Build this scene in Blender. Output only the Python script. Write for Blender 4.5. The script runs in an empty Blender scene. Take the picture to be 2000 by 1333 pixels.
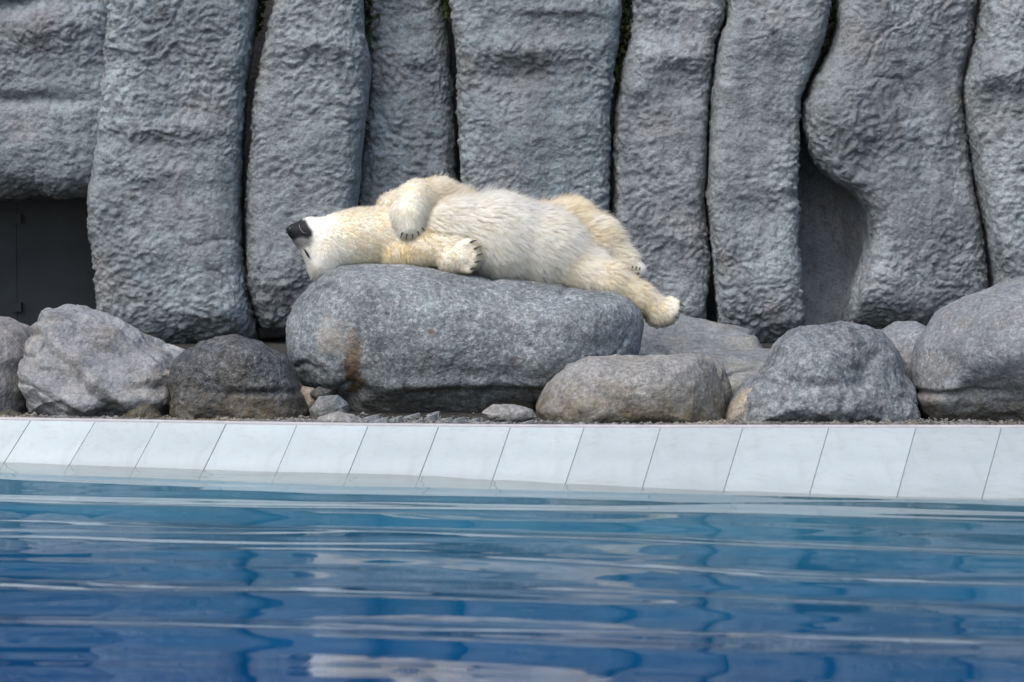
import bpy, math, random
import numpy as np
from mathutils import Vector, kdtree

random.seed(7)
rng = np.random.default_rng(7)
R = math.radians
sc = bpy.context.scene
col = sc.collection

# ------------------------------------------------------------------ camera
CAM_H = 1.50                      # metres above the water
FPX = 5555.0                      # focal length in photograph pixels (2000 wide)
PITCH = math.atan(315.5 / FPX)    # the horizon lies at about a quarter of the frame
cam = bpy.data.cameras.new("camera")
cam.sensor_width = 36.0
cam.lens = FPX / 2000.0 * 36.0
cam.clip_start = 0.1
cam.clip_end = 500.0
cam.dof.use_dof = True
cam.dof.focus_distance = 16.1
cam.dof.aperture_fstop = 3.2
camo = bpy.data.objects.new("camera", cam)
camo.location = (0, 0, CAM_H)
camo.rotation_euler = (math.pi / 2 - PITCH, 0, 0)
col.objects.link(camo)
sc.camera = camo

# ------------------------------------------------------------------ sky, sun, exposure
SUN_ELEV, SUN_AZ = R(54), R(-145)         # high, soft, from the camera's left
w = bpy.data.worlds.new("World")
sc.world = w
w.use_nodes = True
nt = w.node_tree
for n in list(nt.nodes):
    nt.nodes.remove(n)
out = nt.nodes.new("ShaderNodeOutputWorld")
bg = nt.nodes.new("ShaderNodeBackground")
sky = nt.nodes.new("ShaderNodeTexSky")
sky.sky_type = 'NISHITA'
sky.sun_disc = False
sky.sun_elevation = SUN_ELEV
sky.sun_rotation = SUN_AZ
sky.air_density = 1.0
sky.dust_density = 2.5
sky.ozone_density = 0.5
bg.inputs["Strength"].default_value = 0.108
nt.links.new(sky.outputs[0], bg.inputs[0])
nt.links.new(bg.outputs[0], out.inputs[0])

sl = bpy.data.lights.new("sun", 'SUN')
sl.energy = 1.15
sl.angle = R(50)
sl.color = (1.0, 0.97, 0.93)
so = bpy.data.objects.new("sun", sl)
sd = Vector((math.sin(SUN_AZ) * math.cos(SUN_ELEV), math.cos(SUN_AZ) * math.cos(SUN_ELEV), math.sin(SUN_ELEV)))
so.rotation_euler = sd.to_track_quat('Z', 'Y').to_euler()
so.location = (-6, -6, 14)
col.objects.link(so)

vs = sc.view_settings
vs.view_transform = 'Standard'
vs.look = 'None'
vs.exposure = 1.12
vs.gamma = 1.0
vs.use_curve_mapping = False
sc.render.engine = 'CYCLES'
sc.cycles.use_denoising = True
sc.cycles.transparent_max_bounces = 24
try:
    sc.cycles.denoiser = 'OPENIMAGEDENOISE'
except Exception:
    pass
sc.cycles.max_bounces = 10
sc.cycles.diffuse_bounces = 8
sc.cycles.transmission_bounces = 6
sc.cycles.caustics_refractive = True
sc.cycles.caustics_reflective = False

# ------------------------------------------------------------------ helpers
CP, SP = math.cos(PITCH), math.sin(PITCH)


def at(px, py, Y):
    """the point of the place that stands Y metres out under a direction of view"""
    px = np.asarray(px, float)
    py = np.asarray(py, float)
    cx = (px - 1000.0) / FPX
    cy = (666.5 - py) / FPX
    dy = CP + cy * SP
    dz = -SP + cy * CP
    k = Y / dy
    return np.stack(np.broadcast_arrays(cx * k, Y * np.ones_like(k), CAM_H + dz * k), -1)


def on_level(px, py, z):
    px = np.asarray(px, float)
    py = np.asarray(py, float)
    cx = (px - 1000.0) / FPX
    cy = (666.5 - py) / FPX
    dy = CP + cy * SP
    dz = -SP + cy * CP
    k = (z - CAM_H) / dz
    return np.stack(np.broadcast_arrays(cx * k, dy * k, z * np.ones_like(k)), -1)


def smooth(a, b, x):
    t = np.clip((x - a) / (b - a), 0, 1)
    return t * t * (3 - 2 * t)


def _hash(ix, iy, iz, seed):
    h = (ix.astype(np.uint32) * np.uint32(374761393)) ^ (iy.astype(np.uint32) * np.uint32(668265263)) ^ \
        (iz.astype(np.uint32) * np.uint32(2147483647 - 1274126177)) ^ np.uint32(seed * 7919 + 13)
    h = (h ^ (h >> np.uint32(13))) * np.uint32(1274126177)
    h = (h ^ (h >> np.uint32(16))) * np.uint32(2246822519)
    return h ^ (h >> np.uint32(15))


def noise(P, seed=0):
    """gradient noise, about -1..1"""
    P = np.asarray(P, np.float32)
    i = np.floor(P).astype(np.int64)
    f = P - i
    u = f * f * f * (f * (f * 6 - 15) + 10)
    res = 0
    for dx in (0, 1):
        wx = u[..., 0] if dx else 1 - u[..., 0]
        for dy in (0, 1):
            wy = u[..., 1] if dy else 1 - u[..., 1]
            for dz in (0, 1):
                wz = u[..., 2] if dz else 1 - u[..., 2]
                h = _hash(i[..., 0] + dx, i[..., 1] + dy, i[..., 2] + dz, seed)
                gx = ((h & np.uint32(1023)).astype(np.float32) / 511.5 - 1)
                gy = (((h >> np.uint32(10)) & np.uint32(1023)).astype(np.float32) / 511.5 - 1)
                gz = (((h >> np.uint32(20)) & np.uint32(1023)).astype(np.float32) / 511.5 - 1)
                res = res + wx * wy * wz * (gx * (f[..., 0] - dx) + gy * (f[..., 1] - dy) + gz * (f[..., 2] - dz))
    return res * 1.25


def fbm(P, octs=4, seed=0, gain=0.5, lac=2.03):
    a, s, t = 1.0, 0, 0
    P = np.asarray(P, np.float32)
    for o in range(octs):
        s = s + a * noise(P, seed + o * 17)
        t += a
        a *= gain
        P = P * lac + 3.7
    return s / t


def billow(P, octs=2, seed=0, gain=0.5):
    a, s, t = 1.0, 0, 0
    P = np.asarray(P, np.float32)
    for o in range(octs):
        s = s + a * np.abs(noise(P, seed + o * 31))
        t += a
        a *= gain
        P = P * 2.1 + 1.3
    return s / t


def mk_mesh(name, V, F, smoothed=True):
    V = np.ascontiguousarray(V, np.float32)
    F = np.ascontiguousarray(F, np.int32)
    k = F.shape[1]
    me = bpy.data.meshes.new(name)
    me.vertices.add(len(V))
    me.vertices.foreach_set("co", V.ravel())
    me.loops.add(F.size)
    me.loops.foreach_set("vertex_index", F.ravel())
    me.polygons.add(len(F))
    me.polygons.foreach_set("loop_start", np.arange(0, F.size, k, dtype=np.int32))
    me.polygons.foreach_set("use_smooth", np.full(len(F), smoothed, bool))
    me.update(calc_edges=True)
    me.validate()
    return me


def add(name, me, mat, parent=None, loc=None):
    o = bpy.data.objects.new(name, me)
    if mat is not None and me is not None:
        me.materials.append(mat)
    if loc is not None:
        o.location = loc
    if parent is not None:
        o.parent = parent
    col.objects.link(o)
    return o


def tag(o, label=None, cat=None, group=None, kind=None):
    if label:
        o["label"] = label
    if cat:
        o["category"] = cat
    if group:
        o["group"] = group
    if kind:
        o["kind"] = kind
    return o


def grid_faces(nu, nv, wrap=False):
    i = np.arange(nv - 1)[:, None]
    j = np.arange(nu if wrap else nu - 1)[None, :]
    j2 = (j + 1) % nu
    return np.stack([i * nu + j, i * nu + j2, (i + 1) * nu + j2, (i + 1) * nu + j], -1).reshape(-1, 4)


def grid_normals(G):
    du = np.gradient(G, axis=1)
    dv = np.gradient(G, axis=0)
    n = np.cross(du, dv)
    return n / np.maximum(np.linalg.norm(n, axis=-1, keepdims=True), 1e-9)


def vert_normals(V, F):
    a, b, c, d = V[F[:, 0]], V[F[:, 1]], V[F[:, 2]], V[F[:, 3]]
    fn = np.cross(c - a, d - b)
    n = np.zeros_like(V)
    for k in range(4):
        for ax in range(3):
            n[:, ax] += np.bincount(F[:, k], weights=fn[:, ax], minlength=len(V))
    return n / np.maximum(np.linalg.norm(n, axis=-1, keepdims=True), 1e-12)


# ------------------------------------------------------------------ materials
class NB:
    """small node-tree builder"""

    def __init__(self, name):
        self.m = bpy.data.materials.new(name)
        self.m.use_nodes = True
        self.t = self.m.node_tree
        for n in list(self.t.nodes):
            self.t.nodes.remove(n)
        self.out = self.t.nodes.new("ShaderNodeOutputMaterial")

    def n(self, typ, **kw):
        nd = self.t.nodes.new(typ)
        for k, v in kw.items():
            if k.startswith("i_"):
                nd.inputs[k[2:].replace("_", " ")].default_value = v
            else:
                setattr(nd, k, v)
        return nd

    def l(self, a, b):
        self.t.links.new(a, b)

    def coords(self, scale=(1, 1, 1), off=(0, 0, 0)):
        tc = self.n("ShaderNodeTexCoord")
        mp = self.n("ShaderNodeMapping")
        mp.inputs["Scale"].default_value = scale
        mp.inputs["Location"].default_value = off
        self.l(tc.outputs["Object"], mp.inputs["Vector"])
        return mp.outputs["Vector"]

    def noise(self, vec, scale, detail=4, rough=0.55, dist=0.0):
        n = self.n("ShaderNodeTexNoise")
        n.inputs["Scale"].default_value = scale
        n.inputs["Detail"].default_value = detail
        n.inputs["Roughness"].default_value = rough
        n.inputs["Distortion"].default_value = dist
        self.l(vec, n.inputs["Vector"])
        return n.outputs["Fac"]

    def ramp(self, fac, stops):
        r = self.n("ShaderNodeValToRGB")
        e = r.color_ramp.elements
        while len(e) < len(stops):
            e.new(0.5)
        for k, (p, c) in enumerate(stops):
            e[k].position = p
            e[k].color = (c, c, c, 1) if isinstance(c, (int, float)) else (*c, 1)
        self.l(fac, r.inputs["Fac"])
        return r.outputs["Color"]

    def mix(self, fac, a, b, mode='MIX'):
        m = self.n("ShaderNodeMix", data_type='RGBA', blend_type=mode)
        for sock, v in ((m.inputs[0], fac), (m.inputs[6], a), (m.inputs[7], b)):
            if isinstance(v, (int, float)):
                sock.default_value = v
            elif isinstance(v, tuple):
                sock.default_value = (*v, 1)
            else:
                self.l(v, sock)
        return m.outputs[2]

    def math(self, op, a, b=None):
        m = self.n("ShaderNodeMath", operation=op)
        for sock, v in ((m.inputs[0], a), (m.inputs[1], b)):
            if v is None:
                continue
            if isinstance(v, (int, float)):
                sock.default_value = v
            else:
                self.l(v, sock)
        return m.outputs[0]

    def bump(self, h, strength, dist, normal=None):
        b = self.n("ShaderNodeBump")
        b.inputs["Strength"].default_value = strength
        b.inputs["Distance"].default_value = dist
        self.l(h, b.inputs["Height"])
        if normal is not None:
            self.l(normal, b.inputs["Normal"])
        return b.outputs["Normal"]

    def finish(self, color, rough=0.8, normal=None, spec=0.3):
        p = self.n("ShaderNodeBsdfPrincipled")
        if isinstance(color, tuple):
            p.inputs["Base Color"].default_value = (*color, 1)
        else:
            self.l(color, p.inputs["Base Color"])
        if isinstance(rough, (int, float)):
            p.inputs["Roughness"].default_value = rough
        else:
            self.l(rough, p.inputs["Roughness"])
        p.inputs["Specular IOR Level"].default_value = spec
        if normal is not None:
            self.l(normal, p.inputs["Normal"])
        self.l(p.outputs[0], self.out.inputs["Surface"])
        return self.m


def mat_wall(name, off=(0, 0, 0), base=(0.215, 0.222, 0.235), streak=0.0):
    b = NB(name)
    v = b.coords(off=off)
    vs_ = b.coords(scale=(1.0, 1.0, 0.25), off=off)
    big = b.noise(v, 1.3, 4, 0.55)
    c = b.mix(b.ramp(big, [(0.3, 0.0), (0.7, 1.0)]), tuple(x * 0.66 for x in base), tuple(x * 1.2 for x in base))
    warm = b.noise(v, 2.2, 3, 0.5)
    c = b.mix(b.ramp(warm, [(0.52, 0.0), (0.72, 0.55)]), c, (0.275, 0.25, 0.24))
    cool = b.noise(vs_, 3.1, 3, 0.5)
    c = b.mix(b.ramp(cool, [(0.5, 0.0), (0.75, 0.6)]), c, (0.17, 0.20, 0.218))
    mid = b.noise(v, 14, 5, 0.6)
    c = b.mix(b.ramp(mid, [(0.3, 0.8), (0.52, 0.0)]), c, (0.10, 0.108, 0.112))
    fine = b.noise(v, 60, 5, 0.7)
    c = b.mix(1.0, c, b.ramp(fine, [(0.28, 0.62), (0.5, 1.0), (0.75, 1.28)]), 'MULTIPLY')
    run = b.noise(b.coords(scale=(7, 7, 0.6), off=off), 1.0, 5, 0.65)
    c = b.mix(b.ramp(run, [(0.48, 0.0), (0.72, 0.6 + streak)]), c, (0.085, 0.092, 0.10))
    h1 = b.noise(v, 34, 5, 0.62)
    h2 = b.noise(v, 95, 4, 0.7)
    nn = b.bump(h1, 0.9, 0.02)
    nn = b.bump(h2, 0.6, 0.006, nn)
    return b.finish(c, 0.82, nn, 0.25)


def mat_granite(name, base=(0.2, 0.205, 0.21), dark=0.45, light=1.9, warm=0.2, warm_col=(0.24, 0.19, 0.13),
                veins=0.3, scale=1.0, off=(0, 0, 0), algae=0.0, algae_top=0.25, patch=0.6, stretch=(1, 1, 1), rough=0.7, stains=()):
    b = NB(name)
    v = b.coords(off=off)
    vv = b.coords(scale=stretch, off=off)
    big = b.noise(vv, 2.6 * scale, 5, 0.6, 0.6)
    c = b.mix(b.ramp(big, [(0.32, 0.0), (0.68, 1.0)]), tuple(x * (1 - 0.5 * patch) for x in base), tuple(x * (1 + 0.3 * patch) for x in base))
    wn = b.noise(v, 4.2 * scale, 5, 0.65)
    c = b.mix(b.ramp(wn, [(0.5, 0.0), (0.72, warm)]), c, warm_col)
    vn = b.noise(vv, 6.0 * scale, 4, 0.6, 1.2)
    c = b.mix(b.ramp(vn, [(0.42, 0.0), (0.5, veins), (0.58, 0.0)]), c, (0.34, 0.345, 0.355))
    sp1 = b.noise(v, 40 * scale, 5, 0.8, 0.4)
    c = b.mix(1.0, c, b.ramp(sp1, [(0.33, dark), (0.5, 0.95), (0.62, light)]), 'MULTIPLY')
    sp2 = b.noise(v, 150, 2, 0.6)
    c = b.mix(b.ramp(sp2, [(0.62, 0.0), (0.70, 0.55)]), c, (0.4, 0.4, 0.4))
    c = b.mix(b.ramp(sp2, [(0.27, 0.7), (0.36, 0.0)]), c, (0.03, 0.03, 0.035))
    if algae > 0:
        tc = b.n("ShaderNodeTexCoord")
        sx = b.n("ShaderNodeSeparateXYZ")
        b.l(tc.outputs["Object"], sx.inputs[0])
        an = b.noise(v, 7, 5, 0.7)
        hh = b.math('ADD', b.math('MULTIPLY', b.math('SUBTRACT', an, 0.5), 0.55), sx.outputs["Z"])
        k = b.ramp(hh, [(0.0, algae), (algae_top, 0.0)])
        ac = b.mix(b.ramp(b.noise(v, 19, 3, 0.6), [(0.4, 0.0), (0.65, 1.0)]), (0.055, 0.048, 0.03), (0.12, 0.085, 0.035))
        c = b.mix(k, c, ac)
    for (x0, z0, rx, rz, sc_col, amt) in stains:
        mp = b.n("ShaderNodeMapping")
        tc = b.n("ShaderNodeTexCoord")
        b.l(tc.outputs["Object"], mp.inputs["Vector"])
        mp.inputs["Scale"].default_value = (1 / rx, 0, 1 / rz)
        mp.inputs["Location"].default_value = (-x0 / rx, 0, -z0 / rz)
        ln_ = b.n("ShaderNodeVectorMath", operation='LENGTH')
        b.l(mp.outputs[0], ln_.inputs[0])
        e = b.math('ADD', ln_.outputs["Value"], b.math('MULTIPLY', b.math('SUBTRACT', b.noise(v, 14, 4, 0.65), 0.5), 2.2))
        c = b.mix(b.ramp(e, [(0.45, amt), (1.0, 0.0)]), c, sc_col)
    h1 = b.noise(v, 30 * scale, 5, 0.65)
    nn = b.bump(h1, 0.9, 0.02)
    nn = b.bump(sp2, 0.35, 0.004, nn)
    return b.finish(c, rough, nn, 0.35)


def mat_tile():
    b = NB("white_glazed_tile")
    v = b.coords()
    a = b.noise(v, 3.0, 5, 0.6)
    c = b.mix(b.ramp(a, [(0.35, 0.0), (0.7, 1.0)]), (0.375, 0.425, 0.43), (0.435, 0.48, 0.485))
    d = b.noise(b.coords(scale=(1, 1, 1)), 11, 6, 0.7)
    c = b.mix(b.ramp(d, [(0.50, 0.0), (0.75, 0.6)]), c, (0.32, 0.335, 0.325))
    dr = b.noise(b.coords(scale=(14, 1.2, 1.2)), 1.0, 4, 0.6)
    c = b.mix(b.ramp(dr, [(0.52, 0.0), (0.72, 0.35)]), c, (0.34, 0.36, 0.35))
    s = b.noise(v, 75, 2, 0.5)
    c = b.mix(b.ramp(s, [(0.75, 0.0), (0.80, 0.5)]), c, (0.3, 0.29, 0.27))
    geo = b.n("ShaderNodeNewGeometry")
    sz = b.n("ShaderNodeSeparateXYZ")
    b.l(geo.outputs["Position"], sz.inputs[0])
    wn = b.math('ADD', b.math('MULTIPLY', b.math('SUBTRACT', b.noise(v, 9, 4, 0.7), 0.5), 0.05), sz.outputs["Z"])
    c = b.mix(b.ramp(wn, [(0.004, 0.22), (0.022, 0.0)]), c, (0.30, 0.325, 0.31))
    oi = b.n("ShaderNodeObjectInfo")
    c = b.mix(1.0, c, b.ramp(oi.outputs["Random"], [(0.0, 0.92), (1.0, 1.04)]), 'MULTIPLY')
    nn = b.bump(b.noise(v, 40, 4, 0.6), 0.12, 0.004)
    return b.finish(c, 0.45, nn, 0.4)


def mat_plain(name, colr, rough=0.7, var=0.25, scale=8.0, bump=0.3, spec=0.3, bdist=0.01):
    b = NB(name)
    v = b.coords()
    a = b.noise(v, scale, 5, 0.6)
    c = b.mix(b.ramp(a, [(0.3, 0.0), (0.7, 1.0)]), tuple(x * (1 - var) for x in colr), tuple(min(1, x * (1 + var)) for x in colr))
    nn = b.bump(b.noise(v, scale * 5, 4, 0.6), bump, bdist)
    return b.finish(c, rough, nn, spec)


def mat_water():
    b = NB("pool_water")
    v = b.coords(scale=(0.6, 1.6, 1))
    nn = b.bump(b.noise(v, 5.0, 2, 0.5), 0.02, 0.02)
    fr = b.n("ShaderNodeFresnel")
    fr.inputs["IOR"].default_value = 1.333
    b.l(nn, fr.inputs["Normal"])
    t = b.n("ShaderNodeBsdfTransparent")
    t.inputs["Color"].default_value = (0.99, 1.0, 1.0, 1)
    g = b.n("ShaderNodeBsdfGlossy")
    g.inputs["Roughness"].default_value = 0.0
    b.l(nn, g.inputs["Normal"])
    m = b.n("ShaderNodeMixShader")
    b.l(fr.outputs[0], m.inputs[0])
    b.l(t.outputs[0], m.inputs[1])
    b.l(g.outputs[0], m.inputs[2])
    b.l(m.outputs[0], b.out.inputs["Surface"])
    va = b.n("ShaderNodeVolumeAbsorption")
    va.inputs["Color"].default_value = (0.36, 0.805, 0.928, 1)
    va.inputs["Density"].default_value = 0.85
    b.l(va.outputs[0], b.out.inputs["Volume"])
    return b.m


def mat_pool():
    b = NB("pale_blue_pool_paint")
    v = b.coords()
    a = b.noise(v, 1.7, 4, 0.6)
    c = b.mix(b.ramp(a, [(0.3, 0.0), (0.7, 1.0)]), (0.15, 0.44, 0.64), (0.22, 0.53, 0.74))
    return b.finish(c, 0.6, None, 0.3)


def mat_fur():
    b = NB("polar_bear_fur")
    at_ = b.n("ShaderNodeAttribute", attribute_name="fur_color")
    d = b.n("ShaderNodeBsdfDiffuse")
    t = b.n("ShaderNodeBsdfTranslucent")
    an_ = b.n("ShaderNodeAttribute", attribute_name="coat_normal")
    b.l(an_.outputs["Vector"], d.inputs["Normal"])
    b.l(at_.outputs["Color"], d.inputs["Color"])
    b.l(at_.outputs["Color"], t.inputs["Color"])
    m = b.n("ShaderNodeMixShader")
    m.inputs[0].default_value = 0.12
    b.l(d.outputs[0], m.inputs[1])
    b.l(t.outputs[0], m.inputs[2])
    tr = b.n("ShaderNodeBsdfTransparent")
    m2 = b.n("ShaderNodeMixShader")
    m2.inputs[0].default_value = 0.42          # the guard hairs are hollow and clear
    b.l(m.outputs[0], m2.inputs[1])
    b.l(tr.outputs[0], m2.inputs[2])
    b.l(m2.outputs[0], b.out.inputs["Surface"])
    return b.m


def mat_skin():
    b = NB("polar_bear_undercoat")
    at_ = b.n("ShaderNodeAttribute", attribute_name="fur_color")
    nn = b.bump(b.noise(b.coords(), 90, 3, 0.6), 0.3, 0.003)
    return b.finish(at_.outputs["Color"], 0.65, nn, 0.25)


# ------------------------------------------------------------------ pool rim of white tiles
Z_RIM = 0.2
wl_x = np.array([-260, 0, 250, 500, 750, 1000, 1250, 1500, 1750, 2000, 2260])
wl_y = np.array([895, 903, 911, 919.5, 928, 936.5, 946, 954.5, 960, 964.5, 969])
tp_x = np.array([-260, 0, 250, 500, 750, 1000, 1250, 1500, 1750, 2000, 2260])
tp_y = np.array([817, 821, 825, 829.5, 833, 835, 836, 836, 836, 836.5, 837])
jt = np.array([-330, -198, -66, 60, 186, 311, 442, 580, 719, 857, 997, 1141, 1290, 1451, 1619, 1789, 1956, 2126, 2300])
jb = np.array([-400, -262, -125, 9, 136, 265, 399, 541, 681, 820, 963, 1106, 1257, 1416, 1584, 1755, 1921, 2094, 2270])

M_tile = mat_tile()
M_grout = mat_plain("tile_grout", (0.40, 0.41, 0.41), 0.9, 0.2, 30)
M_pool = mat_pool()


def rim_point(k, t):
    """k: joint number, t: 1 at the top edge, 0 at the waterline, below 0 under water"""
    a = on_level(jt[k], np.interp(jt[k], tp_x, tp_y), Z_RIM)
    b_ = on_level(jb[k], np.interp(jb[k], wl_x, wl_y), 0.0)
    return b_ + (a - b_) * t


rim = bpy.data.objects.new("pool_rim", None)
rim.location = (0, 14.4, 0)
col.objects.link(rim)
tag(rim, "sloping rim of large white tiles along the far pool edge", "pool rim")
NJ = len(jt)
SUB = []
for k in range(NJ):
    d = rim_point(k, 1) - rim_point(k, 0)
    SUB.append(-min(0.13 / math.hypot(d[0], d[1]), 0.25))
for k in range(NJ - 1):
    q = np.array([rim_point(k, SUB[k]), rim_point(k + 1, SUB[k + 1]), rim_point(k + 1, 1), rim_point(k, 1)])
    ex = (q[1] - q[0]) / np.linalg.norm(q[1] - q[0])
    gap = 0.0013
    q[0] += ex * gap
    q[3] += ex * gap
    q[1] -= ex * gap
    q[2] -= ex * gap
    nrm = np.cross(q[1] - q[0], q[3] - q[0])
    nrm /= np.linalg.norm(nrm)
    q = q + nrm * rng.uniform(0.0, 0.0022)
    c0 = q.mean(0)
    inn = c0 + (q - c0) * np.array([0.992])
    V = np.vstack([inn + nrm * 0.0, q - nrm * 0.003, q - nrm * 0.03])
    F = [[0, 1, 2, 3]]
    for i in range(4):
        j = (i + 1) % 4
        F.append([i, i + 4, j + 4, j])
        F.append([i + 4, i + 8, j + 8, j + 4])
    F.append([11, 10, 9, 8])
    loc = np.array([c0[0], c0[1], c0[2]]) - np.array(rim.location)
    add("tile", mk_mesh("tile", V - c0, np.array(F), False), M_tile, rim, loc)

# mortar bed under the tiles, and the strip of concrete that holds their top edge
for k in range(NJ):
    a, b_ = rim_point(k, 0.999), rim_point(k, SUB[k] + 0.002)
    ex = np.array([0.012, 0, 0])
    dn = np.array([0, 0, -0.006])
    V = np.array([a - ex + dn, a + ex + dn, b_ + ex + dn, b_ - ex + dn])
    add("mortar_joint", mk_mesh("mortar_joint", V - np.array(rim.location), np.array([[3, 2, 1, 0]]), False), M_grout, rim)
Vb, Fb = [], []
for k in range(NJ):
    a = rim_point(k, 1.0)
    Vb += [a + [0, 0.004, -0.05], a + [0, 0.004, 0.006], a + [0, 0.05, 0.012], a + [0, 0.055, -0.05]]
    if k:
        for i in range(3):
            Fb.append([4 * k - 4 + i, 4 * k + i, 4 * k + i + 1, 4 * k - 3 + i])
M_conc = mat_plain("pale_concrete", (0.42, 0.41, 0.415), 0.8, 0.12, 12)
add("edge_strip", mk_mesh("edge_strip", np.array(Vb) - np.array(rim.location), np.array(Fb), False), M_conc, rim)
# painted pool wall below the tiles
Vb, Fb = [], []
for k in range(NJ):
    b_ = rim_point(k, SUB[k])
    Vb += [b_ + [0, -0.006, 0.0], [b_[0], b_[1] - 0.05, -2.3]]
    if k:
        Fb.append([2 * k - 2, 2 * k - 1, 2 * k + 1, 2 * k])
add("pool_wall", mk_mesh("pool_wall", np.array(Vb) - np.array(rim.location), np.array(Fb), False), M_pool, rim)

fl = mk_mesh("pool_floor", np.array([[-16, -14, -2.2], [16, -14, -2.2], [16, 15, -2.2], [-16, 15, -2.2]], float), np.array([[0, 1, 2, 3]]), False)
tag(add("pool_floor", fl, M_pool), "blue painted floor of the pool under the water", kind="structure")

# ------------------------------------------------------------------ water
ax = np.concatenate([np.linspace(-16, -3.4, 50)[:-1], np.linspace(-3.4, 3.4, 300), np.linspace(3.4, 16, 50)[1:]])
ay = np.concatenate([np.linspace(-14, 8.5, 60)[:-1], np.linspace(8.5, 15.2, 420)])
X, Yg = np.meshgrid(ax, ay)


def wave(x, y):
    wr = np.random.default_rng(23)
    wx = x + 0.30 * noise(np.stack([x * 0.45, y * 0.5, x * 0 + 4.2], -1), 90)
    wy = y + 0.22 * noise(np.stack([x * 0.40, y * 0.55, x * 0 + 1.2], -1), 91) + 0.05 * noise(np.stack([x * 1.3, y * 1.5, x * 0 + 1.2], -1), 95)
    z = 0 * x
    for lam, slope in ((1.9, 0.016), (1.25, 0.030), (0.86, 0.046), (0.66, 0.034), (0.46, 0.022), (0.33, 0.017), (0.24, 0.010), (0.17, 0.005)):
        an = R(wr.normal(6, 13))
        k = 2 * math.pi / lam
        env = 0.55 + 0.9 * smooth(-0.45, 0.5, noise(np.stack([x * 0.35 + lam * 9, y * 0.5, x * 0 + lam * 5], -1), 96))
        z = z + slope / k * env * np.sin(k * (wx * math.sin(an) + wy * math.cos(an)) + wr.uniform(0, 6.28))
    calm = 0.60 + 0.52 * smooth(9.2, 10.4, y) - 0.12 * smooth(12.6, 13.4, y)
    return z * calm


Zw = wave(X, Yg)
top_v = np.stack([X, Yg, Zw], -1).reshape(-1, 3)
nxw, nyw = len(ax), len(ay)
wf = [grid_faces(nxw, nyw)]
ring_i = np.concatenate([np.arange(nxw), np.arange(1, nyw) * nxw + nxw - 1, (nyw - 1) * nxw + np.arange(nxw - 2, -1, -1), np.arange(nyw - 2, 0, -1) * nxw])
low = top_v[ring_i].copy()
low[:, 2] = -2.12
n0 = len(top_v)
kk_ = np.arange(len(ring_i))
k2_ = (kk_ + 1) % len(ring_i)
wf.append(np.stack([ring_i[k2_], ring_i[kk_], n0 + kk_, n0 + k2_], -1))
# bottom of the body of water, as strips between facing sides
bl, br = n0, n0 + nxw - 1
corner = [n0, n0 + nxw - 1, n0 + nxw + nyw - 2, n0 + 2 * nxw + nyw - 3]
wbm = bpy.data.meshes.new("water")
faces_w = [tuple(f) for f in np.vstack(wf).tolist()] + [tuple((n0 + kk_[::-1]).tolist())]
wbm.from_pydata([tuple(p) for p in np.vstack([top_v, low]).tolist()], [], faces_w)
wbm.polygons.foreach_set("use_smooth", np.arange(len(wbm.polygons)) < len(wf[0]))
wbm.update()
wm = wbm
tag(add("water", wm, mat_water()), "rippled blue water of the pool", kind="structure")

# ------------------------------------------------------------------ ground of dark soil behind the rim
M_soil = mat_plain("wet_dark_soil", (0.042, 0.039, 0.035), 0.8, 0.5, 14, 0.8, 0.3, 0.03)
gx = np.linspace(-7, 7, 280)
rimx = np.array([rim_point(k, 1.0)[0] for k in range(NJ)])
rimy = np.array([rim_point(k, 1.0)[1] for k in range(NJ)])
gt = np.concatenate([np.linspace(0, 1, 70) ** 1.2, [2.0]])
GX, GT = np.meshgrid(gx, gt)
y0 = np.interp(GX, rimx, rimy) + 0.052
GY = y0 + (20.5 - y0) * np.minimum(GT, 1.0) + np.maximum(GT - 1, 0) * 6
GZ = Z_RIM - 0.005 + 0.02 * fbm(np.stack([GX * 3, GY * 3, GX * 0], -1), 4, 5) * smooth(0, 0.1, GT) + 0.24 * smooth(16.7, 18.2, GY) + 0.012 * fbm(np.stack([GX * 22, GY * 22, GX * 0], -1), 2, 6)
tag(add("ground", mk_mesh("ground", np.stack([GX, GY, GZ], -1).reshape(-1, 3), grid_faces(len(gx), len(gt))), M_soil),
    "dark wet soil between the rim and the rock wall", kind="structure")

# ------------------------------------------------------------------ rock wall of grey columns
wall = bpy.data.objects.new("rock_wall", None)
wall.location = (0, 18.5, Z_RIM)
col.objects.link(wall)
tag(wall, "tall grey sculpted rock wall of rough columns behind the boulders", "rock wall")
WALL_O = np.array(wall.location)


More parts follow.
